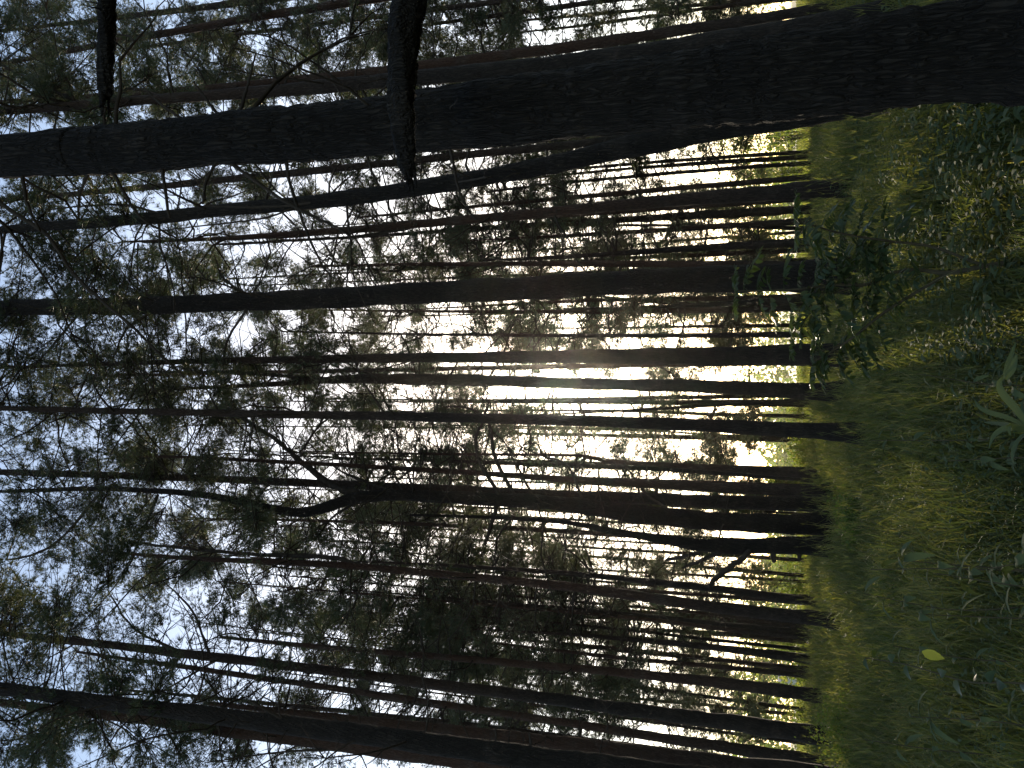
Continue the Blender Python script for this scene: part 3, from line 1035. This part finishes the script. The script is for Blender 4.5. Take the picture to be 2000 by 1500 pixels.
leafmb.build('foliage', M_ROWAN, rowan, base)

# ------------------------------------------------------------------ tall herbs with narrow drooping leaves
HERBS = [  # tip pixel, depth, label
    ((1700, 1112), 4.6, 'tall herb on a long dark stalk with a nodding leafy tip, near the bottom right'),
    ((1690, 1160), 5.2, 'herb with a short pale leaf spray just below the tall nodding herb'),
    ((1765, 1095), 4.3, 'bent leafy stem hanging over among the grasses under the gnarled pine'),
    ((1800, 1200), 4.4, 'thin dark stalk with sparse grey leaves in the middle of the lower grass'),
    ((1745, 1262), 4.8, 'pair of long grey leaves standing up beside the yellow-leaved sapling'),
    ((1830, 1120), 3.9, 'drooping grey-leaved herb in the dark grass on the right side'),
    ((1935, 1110), 3.3, 'star-shaped tuft of narrow pale leaves at the right edge'),
    ((1780, 1400), 4.4, 'loose grey herb near the bottom right corner'),
    ((1690, 1445), 5.4, 'pale herb below the sunlit bush at the bottom edge'),
    ((1700, 860), 5.6, 'small pale herb in front of the tall pine under the sun'),
    ((1790, 730), 4.6, 'whitish slender herb between the rowan sapling and the sunlit grass'),
    ((1850, 900), 4.0, 'dark low herb in the middle of the shaded grass'),
]
for (tp, d, lab) in HERBS:
    tip = pix(tp[0], tp[1], d)
    b = np.array([tip[0] + rng.uniform(-0.08, 0.08), d + rng.uniform(-0.1, 0.1), 0])
    b[2] = float(zg(b[0], b[1]))
    root = thing('tall_herb', lab, 'herb', b, 'tall herbs standing in the shaded grass')
    C = catmull(np.array([b, (b + tip) / 2 + rng.normal(size=3) * 0.03, tip]), 20)
    mb = MB(); tube(mb, C, np.linspace(0.005, 0.002, 20), 5); mb.build('stem', M_STEM, root, b)
    mb = MB()
    idx = rng.integers(8, 20, 13)
    a = np.arange(13) * 2.4
    D = np.stack([np.cos(a), np.sin(a), rng.uniform(0.0, 0.6, 13)], -1)
    L = rng.uniform(0.08, 0.17, 13)
    leaves(mb, C[idx], D, np.repeat([[0, 0, 1.0]], 13, 0), L, L * 0.26, droop=rng.uniform(0.3, 0.8, 13), fold=0.3, prof=LANCE_W)
    mb.build('foliage', M_LEAF, root, b)

# yellow-leaved broadleaf sapling
b = pix(2000, 1335, 3.6); b[2] = float(zg(b[0], 3.6))
sap = thing('broadleaf_sapling', 'thin sapling with broad dark leaves and one glowing yellow-green leaf', 'sapling', b)
path = [pix(2000, 1335, 3.6), pix(1900, 1333, 3.65), pix(1820, 1312, 3.7), pix(1760, 1296, 3.75), pix(1690, 1285, 3.8)]
C = catmull(np.vstack([b, path]), 36)
mb = MB(); tube(mb, C, np.linspace(0.006, 0.002, 36), 6); mb.build('stem', M_STEM, sap, b)
mb = MB()
idx = np.array([14, 17, 19, 22, 24, 26, 28, 30, 32, 34, 35, 20, 27])
a = np.arange(13) * 2.2 + 0.5
D = np.stack([np.cos(a), np.sin(a), 0.1 + 0 * a], -1)
L = rng.uniform(0.05, 0.085, 13)
leaves(mb, C[idx], D, norm(np.stack([0.2 * np.cos(a * 3), -0.5 + 0 * a, 1 + 0 * a], -1)), L, L * 0.6, droop=0.35)
mb.build('foliage', M_ROWAN, sap, b)
mb = MB()
yl = pix(1800, 1272, 3.68)
leaves(mb, np.array([yl]), np.array([[-0.2, -0.1, -0.75]]), np.array([[0.1, -1, 0.15]]), np.array([0.075]), np.array([0.042]), droop=0.15)
yo = mb.build('yellow_leaf', M_YELLOW, sap, b)
yo['label'] = 'yellow-green leaf'

# big lance-leaved plant in the very front
b = pix(2040, 842, 2.9); b[2] = float(zg(b[0], 2.9))
fp = thing('lance_leaved_plant', 'plant with long arching pale lance leaves at the right edge, closest to the viewer', 'plant', b)
hub = pix(2012, 838, 2.9)
mb = MB(); tube(mb, np.array([b, (b + hub) / 2, hub]), np.array([0.009, 0.008, 0.006]), 6); mb.build('stem', M_STEM, fp, b)
BLADES = [  # arching blades as the photo shows them: pixel path, widest width, drift towards or away from the viewer
    ([(2012, 836), (1985, 798), (1962, 772), (1952, 752), (1958, 740), (1972, 732)], 17, 0.10),
    ([(1962, 738), (1970, 712), (1984, 668)], 13, 0.12), ([(1966, 742), (1978, 722), (1986, 692)], 17, 0.02),
    ([(2010, 836), (1972, 817), (1934, 806), (1912, 794), (1903, 779)], 11, 0.2), ([(2010, 838), (1965, 829), (1921, 824)], 11, 0.3),
    ([(2010, 840), (1968, 836), (1943, 850), (1931, 877)], 13, 0.1), ([(2012, 842), (1985, 836), (1970, 833), (1974, 851)], 14, -0.08),
    ([(2012, 842), (1990, 860), (1978, 892), (1985, 915)], 11, 0.25)]
for (path, wpx, drift) in BLADES:
    Pb = np.array([pix(x, y, 2.9 + drift * k / (len(path) - 1)) for k, (x, y) in enumerate(path)])
    C = catmull(Pb, 14)
    u = np.linspace(0, 1, 14)
    hw = 0.4 * wpx * 2.9 / F * np.clip(np.sin(np.pi * (0.12 + 0.88 * u)) ** 0.7, 0.06, 1)[:, None]
    Tn = norm(np.gradient(C, axis=0))
    Nn = norm(np.array([0.15, -0.75, 0.65]) + rng.normal(size=3) * 0.2)
    S = norm(np.cross(Tn, Nn)); U = np.cross(S, Tn)
    V = np.stack([C - S * hw + U * hw * 0.35, C, C + S * hw + U * hw * 0.35], 1)
    i = np.arange(13)[:, None] * 3
    mb = MB()
    mb.add(V.reshape(-1, 3), np.concatenate([i + np.array([[0, 1, 4, 3]]), i + np.array([[1, 2, 5, 4]])], 0))
    mb.build('leaf', M_LEAF, fp, b)


# ------------------------------------------------------------------ bushes at the lit wood edge
def bush(x0, x1, y0, y1, d, label, nleaf=1500, size=None, name='shrub', mat=None):
    xc, yc = (x0 + x1) / 2, (y0 + y1) / 2
    c = pix(xc, yc, d)
    hz = abs(x1 - x0) / 2 * cdepth(c) / F
    hx = abs(y1 - y0) / 2 * cdepth(c) / F
    b = np.array([c[0], d, float(zg(c[0], d))])
    root = thing(name, label, 'bush', b, 'bushes along the sunlit edge of the wood')
    mbs, mbf = MB(), MB()
    size = size or 0.0022 * d + 0.012
    P, D = [], []
    for k in range(26):
        e = rand_unit(1)[0] * rng.uniform(0.3, 1.0) ** 0.5
        q = c + e * np.array([hx, min(hx, 1.2), hz])
        q[2] = max(q[2], b[2] + 0.1)
        s0 = b + np.array([rng.normal() * 0.1, rng.normal() * 0.1, 0])
        tube(mbs, catmull(np.array([s0, (s0 + q) / 2 + np.array([0, 0, 0.1]), q]), 6), np.linspace(0.014, 0.005, 6), 4, cap=False)
        m = nleaf // 26
        sp = min(hx, hz) * 0.5
        P.append(q + rng.normal(size=(m, 3)) * sp * np.array([1, 1, 0.7]))
        D.append(rand_unit(m) + np.array([0, 0, -0.1]))
    P, D = np.concatenate(P), np.concatenate(D)
    P[:, 2] = np.maximum(P[:, 2], b[2] + 0.03)
    L = size * rng.uniform(0.7, 1.4, len(P))
    leaves(mbf, P, D, norm(rand_unit(len(P)) + np.array([0, 0, 0.8])), L, L * 0.55, droop=0.2)
    mbs.build('stem', M_STEM, root, b)
    mbf.build('foliage', mat or M_BUSH, root, b)


BUSHES = [
    (1405, 1575, 245, 300, 38, 'tall glowing bush beside the bowed pine, reaching highest of the bushes'),
    (1430, 1595, 322, 352, 40, 'bright yellow-green bush between the three thin pines and the leaning pine'),
    (1560, 1600, 400, 445, 40, 'low dim bush left in shade near the slim pine behind the rowan'),
    (1555, 1600, 575, 640, 46, 'low sunlit bush on the meadow under the stout upright pine'),
    (1565, 1620, 715, 745, 30, 'small golden bush between the two pines above the sun'),
    (1530, 1620, 790, 830, 38, 'lit bush between the thin slanting pine and the tall straight pine'),
    (1540, 1625, 862, 915, 30, 'leafy bush beside the tall straight pine under the sun, coin-like leaves'),
    (1500, 1600, 932, 948, 34, 'narrow light bush seen between the kinked and the slanting pine'),
    (1510, 1620, 1080, 1125, 36, 'broad sunlit bush below the gnarled pine'),
    (1495, 1600, 1122, 1172, 34, 'darker round bush over the foot of the slim dark pine'),
    (1505, 1612, 1222, 1290, 31, 'bright leafy bush with a rounded top below the split-topped pine'),
    (1535, 1640, 1292, 1350, 28, 'olive bush above the foot of the wavy reddish pine'),
    (1535, 1640, 1372, 1420, 30, 'glowing bush between the wavy pine and the strong straight pine'),
    (1620, 1725, 1385, 1500, 13, 'wide yellow-green thicket under the strong straight pine at the bottom edge'),
    (1640, 1730, 975, 1050, 13.5, 'fine-leaved pale herb thicket at the foot of the forked pine'),
    (1590, 1640, 1440, 1500, 24, 'small lit bush right at the bottom edge'),
]
for (a_, b_, c_, d_, dep, lab) in BUSHES:
    dep = dep * 1.35 if dep > 25 else dep
    bush(a_, b_, c_, d_, dep, lab, nleaf=2200 if dep > 20 else 4200)

# ------------------------------------------------------------------ far wood beyond the meadow and two houses
mb = MB()
mbw = MB()
n = 420
X = rng.uniform(-95, 95, n)
Y = rng.uniform(120, 190, n)
Hh = rng.uniform(6, 14, n) * (0.75 + 0.35 * np.sin(X * 0.09))
P, D = [], []
for x, y, h in zip(X, Y, Hh):
    m = 70
    e = rand_unit(m) * rng.uniform(0.5, 1, (m, 1))
    P.append(np.array([x, y, float(zg(x, y)) + h * 0.55]) + e * np.array([h * 0.3, h * 0.3, h * 0.5]))
    D.append(rand_unit(m))
P, D = np.concatenate(P), np.concatenate(D)
leaves(mb, P, D, rand_unit(len(P)), rng.uniform(0.5, 1.0, len(P)), rng.uniform(0.35, 0.6, len(P)), droop=0.1)
fw = mb.build('far_woods', M_BUSH)
fw['kind'] = 'stuff'
fw['label'] = 'pale sunlit wood beyond the meadow'


def house(x, y, d, w, h, label):
    c = pix(x, y, d)
    b = np.array([c[0], d, float(zg(c[0], d))])
    root = thing('house', label, 'house', b, 'small houses beyond the meadow')
    hw, hd = w / 2, w * 0.35
    mb = MB()
    v = [(-hw, -hd, 0), (hw, -hd, 0), (hw, hd, 0), (-hw, hd, 0), (-hw, -hd, h), (hw, -hd, h), (hw, hd, h), (-hw, hd, h), (-hw, 0, h + w * 0.28), (hw, 0, h + w * 0.28)]
    mb.add(v, [[0, 1, 5, 4], [2, 3, 7, 6], [1, 2, 6, 5], [3, 0, 4, 7]])
    mb.add(v, [[4, 8, 7], [5, 6, 9]])
    mb.build('wall', M_WALL, root, smooth=False)
    mb = MB()
    e = 0.4
    for sg in (-1, 1):
        y0 = sg * (hd + e)
        z0 = h - e * 0.6
        vv = [(-hw - e, y0, z0), (hw + e, y0, z0), (hw + e, 0, h + w * 0.28 + 0.05), (-hw - e, 0, h + w * 0.28 + 0.05)]
        vv += [(a, b_, c_ + 0.18) for a, b_, c_ in vv]
        mb.add(vv, [[0, 1, 2, 3], [4, 5, 6, 7], [0, 1, 5, 4], [1, 2, 6, 5], [2, 3, 7, 6], [3, 0, 4, 7]])
    mb.build('roof', M_ROOF, root, smooth=False)
    for k in (-0.25, 0.25):
        mb = MB()
        x_, z_ = k * w, h * 0.5
        mb.add([(x_ - .5, -hd - .03, z_ - .6), (x_ + .5, -hd - .03, z_ - .6), (x_ + .5, -hd - .03, z_ + .6), (x_ - .5, -hd - .03, z_ + .6)], [[0, 1, 2, 3]])
        mb.build('window', M_GLASS, root, smooth=False)


house(1535, 1113, 170, 3.4, 2.4, 'small pale house glimpsed beyond the meadow below the gnarled pine')
house(1540, 1325, 170, 4.2, 2.6, 'small white house glimpsed beyond the meadow beside the wavy reddish pine')

# ------------------------------------------------------------------ added scattering volume that imitates lens flare round the sun
mb = MB()
bx = [(-3100, 3100), (-60, 3100), (-1.2, 48)]
v = [(x, y, z) for x in bx[0] for y in bx[1] for z in bx[2]]
mb.add(v, [[0, 1, 3, 2], [4, 6, 7, 5], [0, 4, 5, 1], [2, 3, 7, 6], [0, 2, 6, 4], [1, 5, 7, 3]])
m, nt_h, N_h, L_h = new_mat('flare_air')
pv = N_h.new('ShaderNodeVolumePrincipled')
pv.inputs['Color'].default_value = (0.95, 0.93, 0.9, 1)
pv.inputs['Density'].default_value = FLARE_DENSITY
pv.inputs['Anisotropy'].default_value = 0.93
oo = N_h.new('ShaderNodeOutputMaterial')
L_h.new(pv.outputs[0], oo.inputs['Volume'])
hz = mb.build('flare_haze', m, smooth=False)
hz['kind'] = 'stuff'
hz['label'] = 'thin added air volume imitating lens flare round the low sun'

# ------------------------------------------------------------------ light
SUN_EL = PITCH - math.atan(95.0 / F)
SUN_X = (750 - 775) / F                  # a little to the left of straight ahead
az = math.atan2(SUN_X, 1.0)
sd = Vector((math.sin(az) * math.cos(SUN_EL), math.cos(az) * math.cos(SUN_EL), math.sin(SUN_EL)))
w = bpy.data.worlds.new('World')
scene.world = w
w.use_nodes = True
nt = w.node_tree
bg = nt.nodes['Background']
sky = nt.nodes.new('ShaderNodeTexSky')
sky.sky_type = 'NISHITA'
sky.sun_disc = False
sky.sun_elevation = SUN_EL
sky.sun_rotation = az
sky.air_density = 1.0
sky.dust_density = 1.0
sky.ozone_density = 1.0
nt.links.new(sky.outputs[0], bg.inputs[0])
bg.inputs[1].default_value = 0.15
sl = bpy.data.lights.new('sun', 'SUN')
sl.energy = 5.0
sl.angle = math.radians(0.6)
sl.color = (1.0, 0.86, 0.66)
so = bpy.data.objects.new('sun', sl)
so.rotation_euler = sd.to_track_quat('Z', 'Y').to_euler()
COL.objects.link(so)

# ------------------------------------------------------------------ camera (the photo lies on its side: picture right is world down)
cam = bpy.data.cameras.new('camera')
cam.sensor_fit = 'HORIZONTAL'
cam.sensor_width = 36.0
cam.lens = 36.0 * F / 2000.0
cam.clip_start = 0.05
cam.clip_end = 8000
co = bpy.data.objects.new('camera', cam)
Rm = Matrix(((0, 1, 0), (SP, 0, -CP), (-CP, 0, -SP))).to_4x4()
co.matrix_world = Matrix.Translation((0, 0, EYE)) @ Rm
COL.objects.link(co)
scene.camera = co

scene.view_settings.view_transform = 'Standard'
scene.view_settings.look = 'None'
scene.view_settings.exposure = 1.0
scene.view_settings.gamma = 1.0
cy = scene.cycles
cy.max_bounces = 6
cy.diffuse_bounces = 3
cy.glossy_bounces = 2
cy.transmission_bounces = 4
cy.volume_bounces = 0
cy.sample_clamp_indirect = 3.0
cy.use_denoising = True
